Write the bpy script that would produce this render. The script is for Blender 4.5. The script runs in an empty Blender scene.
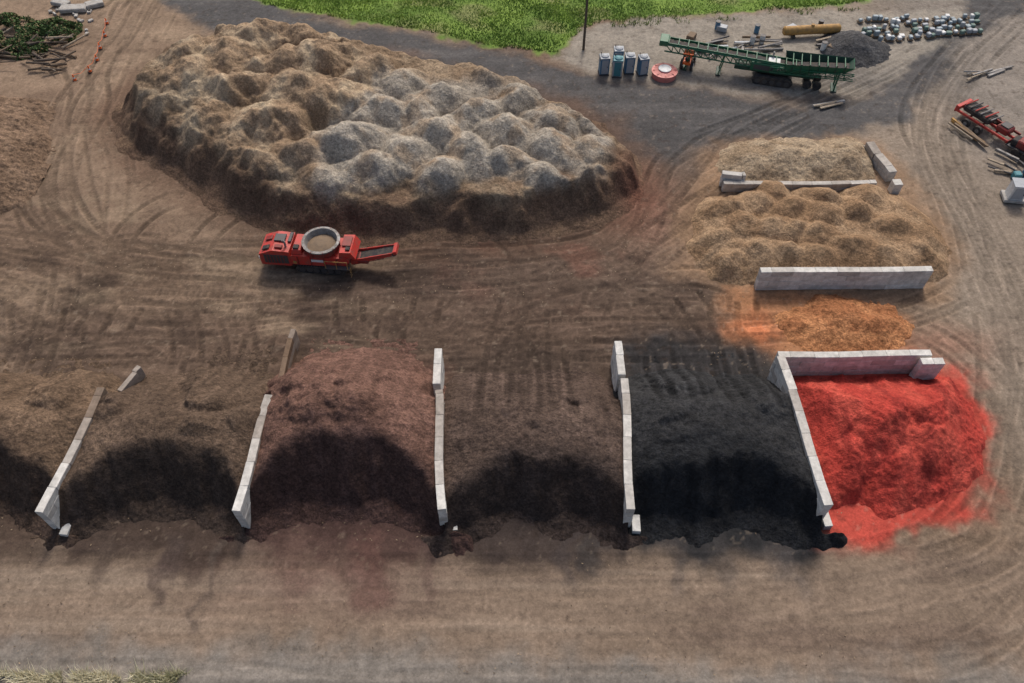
import bpy, math, random
import numpy as np
from mathutils import Matrix, Vector
R=math.radians
random.seed(7); rng=np.random.RandomState(11)
scene=bpy.context.scene

# ------------------------------------------------------------------ light
SUN_EL=R(50); SUN_AZ=R(10)
world=bpy.data.worlds.new("World"); scene.world=world; world.use_nodes=True
nt=world.node_tree; bg=nt.nodes['Background']
sky=nt.nodes.new('ShaderNodeTexSky'); sky.sky_type='NISHITA'; sky.sun_disc=False
sky.sun_elevation=SUN_EL; sky.sun_rotation=SUN_AZ; sky.dust_density=5; sky.air_density=1.0; sky.ozone_density=.4
nt.links.new(sky.outputs[0],bg.inputs[0]); bg.inputs[1].default_value=0.145
sd=bpy.data.lights.new('sun','SUN'); sd.energy=2.1; sd.angle=R(11); sd.color=(1,.965,.91)
so=bpy.data.objects.new('sun',sd); scene.collection.objects.link(so)
sv=Vector((math.sin(SUN_AZ)*math.cos(SUN_EL),math.cos(SUN_AZ)*math.cos(SUN_EL),math.sin(SUN_EL)))
so.rotation_euler=sv.to_track_quat('Z','Y').to_euler(); so.location=(0,60,80)
scene.view_settings.view_transform='Standard'; scene.view_settings.look='None'; scene.view_settings.exposure=0

cam=bpy.data.cameras.new('camera'); cam.lens=27.98; cam.sensor_width=36; cam.clip_end=5000
co=bpy.data.objects.new('camera',cam); scene.collection.objects.link(co)
co.location=(0,0,50); co.rotation_euler=(R(90-52.33),0,0); scene.camera=co

# ------------------------------------------------------------------ maths helpers
def _h(xi,yi,s):
    h=(xi*374761393+yi*668265263+s*1442695041)&0xffffffff
    h=((h^(h>>13))*1274126177)&0xffffffff
    return ((h^(h>>16))&0xffffffff)/4294967295.0
def vn(x,y,s=0):
    xi=np.floor(x).astype(np.int64); yi=np.floor(y).astype(np.int64)
    fx=x-xi; fy=y-yi; fx=fx*fx*(3-2*fx); fy=fy*fy*(3-2*fy)
    a=_h(xi,yi,s);b=_h(xi+1,yi,s);c=_h(xi,yi+1,s);d=_h(xi+1,yi+1,s)
    return (a*(1-fx)+b*fx)*(1-fy)+(c*(1-fx)+d*fx)*fy
def fbm(x,y,s=0,o=4,g=.5):
    t=0;a=1;n=0
    for i in range(o):
        ca,sa=math.cos(i*1.1),math.sin(i*1.1)
        t=t+a*(vn((x*ca-y*sa)*2**i+i*17.3,(x*sa+y*ca)*2**i-i*9.1,s+i)-.5)*2; n+=a; a*=g
    return t/n
def ss(a,b,x):
    t=np.clip((x-a)/(b-a),0,1); return t*t*(3-2*t)
def sdf(px,py,poly):
    """signed distance, positive inside"""
    d=np.full(px.shape,1e9); ins=np.zeros(px.shape,bool); n=len(poly)
    for i in range(n):
        ax,ay=poly[i];bx,by=poly[(i+1)%n]
        ex,ey=bx-ax,by-ay; wx,wy=px-ax,py-ay
        t=np.clip((wx*ex+wy*ey)/(ex*ex+ey*ey+1e-9),0,1)
        d=np.minimum(d,(wx-ex*t)**2+(wy-ey*t)**2)
        c=((ay>py)!=(by>py))&(px<(ex)*(py-ay)/(ey if abs(ey)>1e-9 else 1e-9)+ax)
        ins^=c
    d=np.sqrt(d); return np.where(ins,d,-d)
def smin(a,b,k): 
    h=np.clip(.5+.5*(b-a)/k,0,1); return b*(1-h)+a*h-k*h*(1-h)
def smax(a,b,k): return -smin(-a,-b,k)
def lin(r,g,b,gain=1.0):
    f=lambda c:((c/255+.055)/1.055)**2.4 if c>10 else c/255/12.92
    v=np.array([f(r),f(g),f(b)])*gain; m=v.mean(); return m+(v-m)*.93
G=1.07
def C(r,g,b): return lin(r,g,b,G)

# ------------------------------------------------------------------ materials
def newmat(name):
    m=bpy.data.materials.new(name); m.use_nodes=True
    t=m.node_tree; b=t.nodes['Principled BSDF']; return m,t,b
def N(t,typ,**k):
    n=t.nodes.new(typ)
    for a,v in k.items(): setattr(n,a,v)
    return n
def grain_mat(name,s1=3.5,s2=9.,contrast=.5,bump=.6,bdist=.12,rough=.95,chip=.35):
    """granular material: vertex colour 'Col' broken up by several scales of grain"""
    m,t,b=newmat(name); L=t.links.new
    tc=N(t,'ShaderNodeTexCoord'); vec=tc.outputs['Object']
    at=N(t,'ShaderNodeAttribute',attribute_name='Col')
    n1=N(t,'ShaderNodeTexNoise'); n1.inputs['Scale'].default_value=s1; n1.inputs['Detail'].default_value=4; n1.inputs['Roughness'].default_value=.72
    vo=N(t,'ShaderNodeTexVoronoi'); vo.inputs['Scale'].default_value=s2
    L(vec,n1.inputs['Vector']); L(vec,vo.inputs['Vector'])
    mr=N(t,'ShaderNodeMapRange'); L(n1.outputs['Fac'],mr.inputs['Value'])
    mr.inputs['From Min'].default_value=.25; mr.inputs['From Max'].default_value=.75
    mr.inputs['To Min'].default_value=1-contrast; mr.inputs['To Max'].default_value=1+contrast
    sep=N(t,'ShaderNodeSeparateColor'); L(vo.outputs['Color'],sep.inputs[0])
    mr2=N(t,'ShaderNodeMapRange'); L(sep.outputs[0],mr2.inputs['Value'])
    mr2.inputs['To Min'].default_value=1-chip; mr2.inputs['To Max'].default_value=1+chip
    mu=N(t,'ShaderNodeMath',operation='MULTIPLY'); L(mr.outputs[0],mu.inputs[0]); L(mr2.outputs[0],mu.inputs[1])
    vm=N(t,'ShaderNodeVectorMath',operation='SCALE'); L(at.outputs['Color'],vm.inputs[0]); L(mu.outputs[0],vm.inputs['Scale'])
    L(vm.outputs[0],b.inputs['Base Color']); b.inputs['Roughness'].default_value=rough
    b.inputs['Specular IOR Level'].default_value=.12
    ad=N(t,'ShaderNodeMath',operation='MULTIPLY_ADD'); L(sep.outputs[1],ad.inputs[0]); ad.inputs[1].default_value=.35; L(n1.outputs['Fac'],ad.inputs[2])
    bp=N(t,'ShaderNodeBump'); bp.inputs['Strength'].default_value=bump; bp.inputs['Distance'].default_value=bdist
    L(ad.outputs[0],bp.inputs['Height']); L(bp.outputs[0],b.inputs['Normal'])
    return m
def solid(name,col,rough=.5,metal=0.,dirt=.25,dirtcol=(.13,.10,.075),scale=2.5,spec=.4):
    m,t,b=newmat(name); L=t.links.new
    tc=N(t,'ShaderNodeTexCoord'); n=N(t,'ShaderNodeTexNoise'); n.inputs['Scale'].default_value=scale; n.inputs['Detail'].default_value=6; n.inputs['Roughness'].default_value=.7
    L(tc.outputs['Object'],n.inputs['Vector'])
    mr=N(t,'ShaderNodeMapRange'); mr.inputs['From Min'].default_value=.42; mr.inputs['From Max'].default_value=.72; mr.inputs['To Max'].default_value=min(1,dirt*2.2)
    L(n.outputs['Fac'],mr.inputs['Value'])
    mx=N(t,'ShaderNodeMix',data_type='RGBA'); L(mr.outputs[0],mx.inputs['Factor'])
    mx.inputs[6].default_value=(*col,1); mx.inputs[7].default_value=(*dirtcol,1)
    L(mx.outputs[2],b.inputs['Base Color']); b.inputs['Metallic'].default_value=metal; b.inputs['Specular IOR Level'].default_value=spec
    r2=N(t,'ShaderNodeMapRange'); r2.inputs['To Min'].default_value=rough; r2.inputs['To Max'].default_value=min(1,rough+.4); L(mr.outputs[0],r2.inputs['Value']); L(r2.outputs[0],b.inputs['Roughness'])
    return m
M_ground=grain_mat('dirt_ground',2.6,9,.26,.5,.06,chip=.12)
M_chip=grain_mat('wood_chips',3.6,8.5,.38,1.0,.18,chip=.26)
M_mulch=grain_mat('shredded_mulch',3.4,9,.45,1.0,.20,chip=.28)
M_red=grain_mat('dyed_red_mulch',3.4,9,.32,1.0,.18,chip=.18)
M_conc=grain_mat('precast_concrete',2.0,3,.30,.25,.02,rough=.85,chip=.06)
M_redp=solid('red_machine_paint',(.50,.035,.025),.42,dirt=.32)
M_redd=solid('dark_red_steel',(.22,.022,.018),.5,dirt=.3)
M_blk=solid('black_rubber',(.018,.018,.02),.75,dirt=.35)
M_steel=solid('worn_steel',(.26,.25,.24),.6,metal=.3,dirt=.4)
M_dsteel=solid('dark_steel',(.07,.07,.075),.5,metal=.4,dirt=.3)
M_green=solid('green_machine_paint',(.012,.12,.055),.4,dirt=.2)
M_gdk=solid('dark_green_steel',(.008,.05,.03),.5,dirt=.2)
M_white=solid('white_paint',(.68,.68,.66),.5,dirt=.18)
M_blue=solid('blue_plastic',(.06,.17,.28),.5,dirt=.1)
M_teal=solid('teal_plastic',(.05,.20,.23),.5,dirt=.1)
M_grey=solid('grey_plastic',(.33,.35,.37),.5,dirt=.1)
M_pink=solid('faded_red_plastic',(.62,.20,.17),.5,dirt=.2)
M_orange=solid('orange_plastic',(.75,.13,.02),.5,dirt=.05)
M_ylw=solid('ochre_painted_steel',(.42,.23,.06),.6,dirt=.35)
M_wood=solid('weathered_timber',(.20,.14,.09),.9,dirt=.4)
M_pale=solid('pale_cut_wood',(.36,.29,.21),.9,dirt=.35)
M_bark=solid('bark',(.10,.075,.055),.95,dirt=.4)
M_slab=solid('concrete_rubble',(.40,.38,.35),.9,dirt=.3)
M_wrap=solid('wrapped_pallet_plastic',(.28,.34,.37),.4,dirt=.25)
M_wrap2=solid('grey_green_tarp',(.14,.22,.19),.6,dirt=.25)

# ------------------------------------------------------------------ mesh helpers
def mesh_obj(name,V,F,mats,cols=None,smooth=False,mi=None):
    me=bpy.data.meshes.new(name)
    V=np.asarray(V,dtype=np.float32); F=np.asarray(F,dtype=np.int32)
    me.vertices.add(len(V)); me.vertices.foreach_set('co',V.ravel())
    k=F.shape[1]; me.loops.add(F.size); me.loops.foreach_set('vertex_index',F.ravel())
    me.polygons.add(len(F)); me.polygons.foreach_set('loop_start',np.arange(0,F.size,k,dtype=np.int32))
    me.polygons.foreach_set('loop_total',np.full(len(F),k,dtype=np.int32))
    if smooth: me.polygons.foreach_set('use_smooth',np.ones(len(F),bool))
    me.update(calc_edges=True); me.validate()
    if cols is not None:
        a=me.color_attributes.new('Col','FLOAT_COLOR','POINT')
        cc=np.ones((len(V),4),dtype=np.float32); cc[:,:3]=cols; a.data.foreach_set('color',cc.ravel())
    for m in (mats if isinstance(mats,list) else [mats]): me.materials.append(m)
    o=bpy.data.objects.new(name,me); scene.collection.objects.link(o); return o
def grid_obj(name,xs,ys,Hf,Cf,mat,cut=None):
    X,Y=np.meshgrid(xs,ys); Z=Hf(X,Y); col=Cf(X,Y,Z)
    ny,nx=X.shape; idx=np.arange(nx*ny).reshape(ny,nx)
    F=np.stack([idx[:-1,:-1],idx[:-1,1:],idx[1:,1:],idx[1:,:-1]],-1).reshape(-1,4)
    V=np.stack([X,Y,Z],-1).reshape(-1,3); col=np.asarray(col).reshape(-1,3)
    if cut is not None:
        zf=Z.ravel()[F].max(1); F=F[zf>cut]
        used=np.unique(F); rm=np.full(len(V),-1); rm[used]=np.arange(len(used)); F=rm[F]; V=V[used]; col=col[used]
    return mesh_obj(name,V,F,mat,col,smooth=True)

class B:
    """collects shaped parts into one mesh"""
    def __init__(s): s.V=[];s.F=[];s.M=[];s.mats=[]
    def m(s,mat):
        if mat not in s.mats: s.mats.append(mat)
        return s.mats.index(mat)
    def add(s,V,F,mat):
        o=len(s.V); s.V+= [tuple(v) for v in V]; s.F+=[tuple(i+o for i in f) for f in F]; s.M+=[s.m(mat)]*len(F)
    def box(s,c,d,mat,rz=0,ry=0,rx=0,bev=.04,taper=(1,1)):
        hx,hy,hz=d[0]/2,d[1]/2,d[2]/2; b=min(bev,hx*.4,hy*.4,hz*.4)
        M=Matrix.Translation(c)@Matrix.Rotation(rz,4,'Z')@Matrix.Rotation(ry,4,'Y')@Matrix.Rotation(rx,4,'X')
        V=[];F=[]
        for z,i in [(-hz,b),(-hz+b,0),(hz-b,0),(hz,b)]:
            tx,ty=(taper if z>0 else (1,1))
            x1=hx*tx;y1=hy*ty
            for (x,y) in [(-x1+b,-y1+i),(x1-b,-y1+i),(x1-i,-y1+b),(x1-i,y1-b),(x1-b,y1-i),(-x1+b,y1-i),(-x1+i,y1-b),(-x1+i,-y1+b)]:
                V.append(M@Vector((x,y,z)))
        for r in range(3):
            for k in range(8):
                k2=(k+1)%8; F.append((r*8+k,r*8+k2,r*8+8+k2,r*8+8+k))
        F.append(tuple(range(7,-1,-1))); F.append(tuple(range(24,32))); s.add(V,F,mat)
    def cyl(s,p,q,r,mat,n=14,r2=None,caps=True):
        p=Vector(p);q=Vector(q); r2=r if r2 is None else r2; d=(q-p).normalized(); u=d.orthogonal().normalized(); w=d.cross(u)
        V=[p+(u*math.cos(a)+w*math.sin(a))*r for a in [2*math.pi*k/n for k in range(n)]]+[q+(u*math.cos(a)+w*math.sin(a))*r2 for a in [2*math.pi*k/n for k in range(n)]]
        F=[(k,(k+1)%n,n+(k+1)%n,n+k) for k in range(n)]
        if caps: F+= [tuple(range(n-1,-1,-1)),tuple(range(n,2*n))]
        s.add(V,F,mat)
    def lathe(s,c,prof,mat,n=32):
        V=[];F=[]
        for (r,z) in prof:
            for k in range(n):
                a=2*math.pi*k/n; V.append(Vector(c)+Vector((r*math.cos(a),r*math.sin(a),z)))
        for j in range(len(prof)-1):
            for k in range(n): F.append((j*n+k,j*n+(k+1)%n,(j+1)*n+(k+1)%n,(j+1)*n+k))
        s.add(V,F,mat)
    def prism(s,prof,y0,y1,mat):
        n=len(prof); V=[(x,y0,z) for x,z in prof]+[(x,y1,z) for x,z in prof]
        F=[(k,(k+1)%n,n+(k+1)%n,n+k) for k in range(n)]+[tuple(range(n-1,-1,-1)),tuple(range(n,2*n))]
        s.add(V,F,mat)
    def truss(s,p,q,w,h,mat,n=8,r=.05):
        p=Vector(p);q=Vector(q);d=(q-p);L=d.length;d.normalize();side=Vector((-d.y,d.x,0)).normalized();up=side.cross(d)*-1
        if up.z<0: up=-up
        for sg in (-1,1):
            a=p+side*sg*w/2;b=q+side*sg*w/2
            s.cyl(a,b,r,mat,6); s.cyl(a+up*h,b+up*h,r,mat,6)
            for k in range(n):
                u=a+d*L*k/n; v=a+d*L*(k+1)/n
                s.cyl(u,v+up*h,r*.7,mat,5); s.cyl(u,u+up*h,r*.7,mat,5)
    def done(s,name,loc=(0,0,0),rz=0,sc=1):
        me=bpy.data.meshes.new(name); me.from_pydata(s.V,[],s.F)
        for m in s.mats: me.materials.append(m)
        me.polygons.foreach_set('material_index',s.M); me.update()
        o=bpy.data.objects.new(name,me); o.location=loc; o.rotation_euler=(0,0,rz); o.scale=(sc,sc,sc); scene.collection.objects.link(o); return o

# ------------------------------------------------------------------ site plan (metres)
ROAD=[(-32.5,91),(-21,85.5),(-8.1,81.8),(2,78),(9.4,74.7),(19.7,72),(29.7,69.7),(37.2,70.8),(41.5,74.7),(47.8,82.4),(53,89),(60,99),(75,99),(66,91.7),(57.4,85.5),(49.9,80.4),(45.8,74.7),(40,67.7),(33.4,64.1),(26.4,63.4),(18.4,62.6),(13.7,60.4),(8.8,63),(2.9,68),(-7.8,74),(-23.5,79.4),(-34,84),(-41,89),(-50,99),(-40,99)]
GRASS=[(-33.5,92.1),(-29.5,88.9),(-21.1,86.3),(-9.3,82.9),(-1.3,79.9),(4.8,78.8),(7.5,82.8),(10.1,85.3),(19.5,86.1),(29,87.4),(39.9,89.0),(47,92),(52,99),(60,140),(300,300),(900,1600),(-900,1600),(-300,300),(-60,130),(-42,97)]
PAD=[(4.8,78.2),(7.6,82.6),(14,85.5),(19.2,85.7),(28.9,86.8),(52,88.3),(52,83.5),(44,77.5),(41,73.8),(36.3,71),(30,70.2),(19.4,72.2),(9.4,74.9)]
BLACK=[(9,38.6),(20.8,38.3),(21.2,22.4),(19.8,21.2),(8,21.5),(8,30)]
RED=[(20.5,35.2),(24,36.3),(31,36.6),(34.4,35.0),(35.3,31.5),(34,27.0),(31.0,24.2),(26.5,22.5),(21.5,22.3),(20.5,26)]
ORANGE=[(18.4,44),(28,43.2),(31.4,41.0),(31,37.6),(20.2,37.6),(18.1,39.3)]
TANPAD=[(15.7,52),(14.9,46.5),(20.5,44),(36,44.2),(39,49.9),(37.2,57),(35,62.5),(21,63),(17.5,57)]
BIG=[(-41.3,68.2),(-38.4,62.2),(-30.2,56.2),(-24.2,51.6),(-18.8,49.3),(-9.9,48.9),(.7,49.2),(8,51.4),(12.6,55.6),(12.6,60),(9.6,66),(2.5,71),(-8,75.5),(-20,79.5),(-31,80.5),(-38.5,75)]

def catmull(P,step=.1):
    P=[np.array(p,float) for p in P]; P=[2*P[0]-P[1]]+P+[2*P[-1]-P[-2]]; out=[]
    for i in range(1,len(P)-2):
        n=max(2,int(np.linalg.norm(P[i+1]-P[i])/step)); t=np.linspace(0,1,n,endpoint=False)[:,None]
        a,b,c,d=P[i-1:i+3]
        out.append(.5*((2*b)+(c-a)*t+(2*a-5*b+4*c-d)*t*t+(3*b-a-3*c+d)*t**3))
    return np.concatenate(out)

GX0,GX1,GY0,GY1,DS=-68,68,7,99,.14
fx=np.arange(GX0,GX1,DS); fy=np.arange(GY0,GY1,DS)
TD=np.zeros((len(fy),len(fx)));TL=TD.copy()
def stamp(P,wid=.5,gauge=2.1,dark=.6,light=.3,tread=.35,wob=.5,fade=True):
    Q=catmull(P); n=len(Q); T=np.gradient(Q,axis=0); T/=np.linalg.norm(T,axis=1)[:,None]+1e-9
    Nn=np.stack([-T[:,1],T[:,0]],1); s=np.arange(n)*.1
    w=wob*(vn(s/9,s*0+rng.rand()*99,3)-.5)*2; Q=Q+Nn*w[:,None]
    amp=.08+.92*ss(.3,.7,vn(s/5,s*0+rng.rand()*999,5)); 
    if fade: amp=amp*np.minimum(1,np.minimum(s,s[-1]-s)/4)
    tr=.78+.22*np.sign(np.sin(s*2*math.pi/tread)) if tread else 1
    tr=tr*(.7+.3*vn(s/.5,s*0+rng.rand()*99,6))
    br=int(wid/2/DS)+2
    for sg in (-1,1):
        W=Q+Nn*sg*gauge/2
        ix=((W[:,0]-GX0)/DS); iy=((W[:,1]-GY0)/DS)
        i0=np.round(ix).astype(int); j0=np.round(iy).astype(int)
        for dx in range(-br,br+1):
            for dy in range(-br,br+1):
                I=i0+dx;J=j0+dy; ok=(I>=0)&(J>=0)&(I<len(fx))&(J<len(fy))
                rx=(I-ix)*DS; ry=(J-iy)*DS; ac=np.abs(rx*Nn[:,0]+ry*Nn[:,1]); al=np.abs(rx*T[:,0]+ry*T[:,1])
                ok&=(al<DS)
                v=amp*tr*(1-ss(wid*.35,wid*.5+.12,ac)); e=amp*np.exp(-((ac-wid*.62)/.14)**2)
                a,b=J[ok],I[ok]
                TD[a,b]=np.maximum(TD[a,b],v[ok]*dark); TL[a,b]=np.maximum(TL[a,b],e[ok]*light)
def jit(P,j): 
    o=rng.uniform(-j,j,2); return [(x+o[0]*(.4+.6*rng.rand())+rng.uniform(-.5,.5)*j,y+o[1]+rng.uniform(-.5,.5)*j) for x,y in P]
T1=[(-45,17.9),(-13.4,17.9),(12,17.9),(23.7,18.9),(31.8,22.8),(37.6,30.5),(39.8,39.8),(41.3,52.5),(42.3,65.3),(49,77.5),(60,88)]
T2=[(-45,15.4),(-6.9,15.1),(17.7,14.9),(30,16.5),(40,24.4),(46,36)]
T3=[(-60,44.6),(-29.9,43),(-9.4,43.1),(7.5,44.8),(14,49.1),(24,60)]
T4=[(-32.4,38),(-34.9,46.1),(-40.8,56.5),(-44.2,68.6),(-44.3,79.4),(-43,97)]
T5=[(-10,37.8),(4.1,44.4),(13,53.1),(17.2,60.2),(26,66.9),(45,80)]
T6=[(-60,19.8),(-20,19.7),(16,19.9),(30,20.9),(38,28),(40,42)]
T7=[(-60,50),(-45,48),(-25,45),(0,40.5),(18,40)]
T8=[(-62,60),(-52,52),(-40,42),(-30,38),(-15,40)]
T9=[(-46,66),(-44,55),(-36,47),(-24,46.5),(-8,46.5),(8,49),(14,58)]
T10=[(-55,36),(-40,37.5),(-20,39.5),(0,39.5),(17,41),(30,41.8),(40,46)]
for P,k,j in ((T1,13,2.4),(T2,8,2.0),(T3,14,2.6),(T4,10,3.2),(T5,11,2.2),(T6,5,1.2),(T7,11,2.4),(T8,10,3.0),(T9,9,2.),(T10,10,1.8)):
    for _ in range(k): stamp(jit(P,j),wid=rng.uniform(.35,.7),gauge=rng.uniform(1.8,2.4),dark=rng.uniform(.25,.95),light=rng.uniform(.2,.8),tread=rng.choice([0,.42,.5]))
for xc in (-35.5,-23,-11,1.6,14.5):
    for _ in range(10):
        x=xc+rng.uniform(-4.2,4.2); stamp([(x+rng.uniform(-3,3),42+rng.uniform(-1,2)),(x,37),(x+rng.uniform(-.3,.3),29.5)],wid=.55,gauge=2.2,dark=1.,light=.8,tread=.45,wob=.1,fade=False)
    for _ in range(7):
        x=xc+rng.uniform(-3,3); stamp([(x,23.5),(x+rng.uniform(-1,1),20),(x+rng.uniform(-5,5),17)],wid=.6,dark=.9,light=.4,tread=.42,wob=.1)
for _ in range(26):
    cx,cy=rng.uniform(-44,16),rng.uniform(39,50); r=rng.uniform(4,9); a0=rng.uniform(0,6.3); sp=rng.uniform(1.2,3)
    stamp([(cx+r*math.cos(a0+sp*t/5),cy+r*math.sin(a0+sp*t/5)) for t in range(6)],wid=.5,dark=.85,light=.5)
for _ in range(12):
    a0=rng.uniform(-1.9,-1.2); r=rng.uniform(8,15)
    stamp([(26+r*math.cos(a0+t*.45),31+r*1.05*math.sin(a0+t*.45)) for t in range(7)],wid=.5,dark=.7,light=.5)
att=(.45+.55*ss(20,26,fy))[:,None]+.35*ss(24,32,fx)[None,:]; att=np.clip(att,0,1); TD*=att; TL*=att

outx=np.array([2,5,10,20,40,80,160,320,640,1400.])
gx=np.concatenate([GX0-outx[::-1],fx,fx[-1]+outx]); gy=np.concatenate([GY0-outx[::-1],fy,fy[-1]+outx])
def padarr(A):
    Z=np.zeros((len(gy),len(gx))); Z[10:10+A.shape[0],10:10+A.shape[1]]=A; return Z
TDp,TLp=padarr(TD),padarr(TL)
def samp(A,X,Y):
    u=np.clip((X-GX0)/DS,0,A.shape[1]-2); v=np.clip((Y-GY0)/DS,0,A.shape[0]-2); i=u.astype(int); j=v.astype(int); a=u-i; b=v-j
    return (A[j,i]*(1-a)+A[j,i+1]*a)*(1-b)+(A[j+1,i]*(1-a)+A[j+1,i+1]*a)*b
def mix(c,col,m): return c*(1-m[...,None])+np.asarray(col)*m[...,None]
def groundH(X,Y):
    z=.12*fbm(X/9,Y/9,2,3)+.045*fbm(X/1.3,Y/1.3,4,3)
    core=1-ss(70,140,np.hypot(X,Y-50))
    g=ss(0,4,sdf(X,Y,GRASS))
    yard=ss(33,38,Y)*(1-ss(47,53,Y))*(1-ss(15,19,X))
    z=z+yard*.11*fbm(X/.6,Y/.6,14,3)
    return (z-TDp*.12+TLp*.08)*(.2+.8*core)-.02+g*.15*fbm(X/3,Y/3,8,3)
def groundC(X,Y,Z):
    wx=X+1.5*fbm(X/4,Y/4,21,3)+.6*fbm(X/.9,Y/.9,22,2); wy=Y+1.5*fbm(X/4,Y/4,23,3)+.6*fbm(X/.9,Y/.9,24,2)
    n1=fbm(X/14,Y/10,31,4); n2=fbm(X/3,Y/2.2,32,4); n3=fbm(X/.7,Y/.7,33,3); ns=fbm(X/12,Y/.9,34,4)
    c=np.zeros(X.shape+(3,))+C(128,108,89)
    c=mix(c,C(108,89,73),ss(-.2,.35,n1))
    mid=np.exp(-(((wx-1)/17)**2+((wy-45)/9.5)**2)**1.3); c=mix(c,C(92,76,65),np.clip(mid*1.1,0,1)*.9)
    mid2=ss(-1,5,sdf(wx,wy,[(-45,42),(-40,34),(-36,31),(20,31),(20,41),(5,46),(-20,44)])); c=mix(c,C(92,75,63),mid2*.8)
    pb=ss(.0,.45,fbm(X/5,Y/2.5,36,4)); c=mix(c,C(64,52,45),pb*ss(34,38,wy)*(1-ss(49,54,wy))*(1-ss(15,22,wx))*.65)
    pl=ss(.1,.5,fbm(X/6,Y/2.5,38,4)); c=mix(c,C(142,122,100),pl*ss(36,40,wy)*(1-ss(-20,-5,wx))*.5)
    fg=1-ss(19.5,23.5,wy); c=mix(c,C(124,107,91),fg*.85); 
    c=mix(c,C(138,122,105),fg*ss(0.0,.5,ns)*.45); c=mix(c,C(102,86,74),fg*ss(.05,.5,fbm(X/7,Y/2.2,37,4))*.65)
    c=mix(c,C(116,111,104),(1-ss(13.2,15.4,wy+wx*.03))*.8)
    rt=ss(33,41,wx+.05*wy); c=mix(c,C(130,118,104),rt*.8)
    rt2=ss(0,9,wx-40)*ss(52,68,wy); c=mix(c,C(124,116,107),rt2*.85)
    d=sdf(wx,wy,ROAD); c=mix(c,C(78,76,75),ss(-1.2,1.2,d)); c=mix(c,C(98,94,91),ss(0,3,d)*ss(-.1,.6,ns)*.5)
    c=mix(c,C(68,66,65),np.exp(-(((wx-12)/9)**2+((wy-64)/5.5)**2))*.8)
    d=sdf(wx,wy,PAD); c=mix(c,C(138,130,118),ss(-.8,.8,d)*.95); c=mix(c,C(96,90,83),ss(-.8,.8,d)*ss(.0,.5,n2)*.6)
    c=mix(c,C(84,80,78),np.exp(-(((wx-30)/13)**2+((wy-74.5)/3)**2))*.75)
    d=sdf(wx,wy,BIG); c=mix(c,C(92,71,57),ss(-3.5,.5,d+n2)*.75)
    rs=np.exp(-(((wx-12.5)/3.5)**2+((wy-54.5)/4.5)**2)); c=mix(c,C(108,66,54),rs*.5)
    rs=np.exp(-(((wx-5)/10)**2+((wy-47)/4)**2)); c=mix(c,C(116,76,62),rs*ss(-.1,.5,n2)*.45)
    d=sdf(wx,wy,TANPAD); c=mix(c,C(136,109,84),ss(-2.2,.6,d)*.8)
    d=sdf(wx,wy,ORANGE); c=mix(c,C(158,110,74),ss(-1.6,.8,d+.8*n2)*.85)
    rs=np.exp(-(((wx-20.3)/1.9)**2+((wy-40.2)/1.2)**2)); c=mix(c,C(184,106,66),rs*.8)
    rs=np.exp(-(((wx-34)/4)**2+((wy-38.5)/2)**2)); c=mix(c,C(138,98,80),rs*.55)
    d=sdf(wx,wy,BLACK); c=mix(c,C(48,48,49),ss(-1.8,1.0,d)*.92)
    d=sdf(wx,wy,[(-4.8,38),(7.8,38),(7.8,30),(7.6,22),(-4.6,22)]); c=mix(c,C(76,63,54),ss(-1.5,1,d)*.85)
    d=sdf(wx,wy,[(-17,36),(-5,36),(-4.5,22),(-17,22)]); c=mix(c,C(88,63,54),ss(-1.5,1,d)*.8)
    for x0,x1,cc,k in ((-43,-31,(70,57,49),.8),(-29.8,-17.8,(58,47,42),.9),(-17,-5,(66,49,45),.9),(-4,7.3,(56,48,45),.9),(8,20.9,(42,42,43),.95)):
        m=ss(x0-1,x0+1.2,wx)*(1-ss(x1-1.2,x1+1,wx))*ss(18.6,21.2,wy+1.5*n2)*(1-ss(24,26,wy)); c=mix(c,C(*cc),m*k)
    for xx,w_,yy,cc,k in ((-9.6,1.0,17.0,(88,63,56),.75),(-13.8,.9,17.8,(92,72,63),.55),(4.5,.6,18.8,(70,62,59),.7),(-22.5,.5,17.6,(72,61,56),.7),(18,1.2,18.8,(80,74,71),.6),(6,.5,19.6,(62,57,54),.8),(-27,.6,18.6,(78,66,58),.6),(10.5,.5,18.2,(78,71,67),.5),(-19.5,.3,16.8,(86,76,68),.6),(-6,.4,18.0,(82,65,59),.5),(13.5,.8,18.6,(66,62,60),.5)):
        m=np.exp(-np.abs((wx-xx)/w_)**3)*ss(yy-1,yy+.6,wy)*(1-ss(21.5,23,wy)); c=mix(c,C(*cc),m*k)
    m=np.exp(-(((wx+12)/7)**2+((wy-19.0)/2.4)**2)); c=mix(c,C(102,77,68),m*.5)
    d=sdf(wx,wy,RED); c=mix(c,C(148,84,68),ss(-2.4,.2,d)*.7*ss(-.6,.3,n2+d*.3)); c=mix(c,C(168,62,49),ss(-.6,1.1,d+.9*n2)*.93)
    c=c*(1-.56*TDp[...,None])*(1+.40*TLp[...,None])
    c=c*(1+.16*n2+.16*n3+.09*ns)[...,None]
    fl=ss(.42,.62,fbm(X/.5,Y/.5,51,2)); c=mix(c,C(60,48,40),fl*.35*(1-fg*.5))
    fl=ss(.52,.66,fbm(X/.35,Y/.35,52,2)); c=mix(c,C(156,138,118),fl*.2*(1-fg*.5))
    d=sdf(wx,wy,GRASS); gcol=mix(np.zeros(X.shape+(3,))+C(90,114,48),C(114,138,60),ss(-.3,.4,n2)); gcol=mix(gcol,C(130,126,86),ss(.2,.6,fbm(X/5,Y/3,61,3))*.6)
    m=ss(-.5,.5,d); c=c*(1-m[...,None])+gcol*m[...,None]
    return np.clip(c,.004,1)
grid_obj('ground',gx,gy,groundH,groundC,M_ground)

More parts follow.
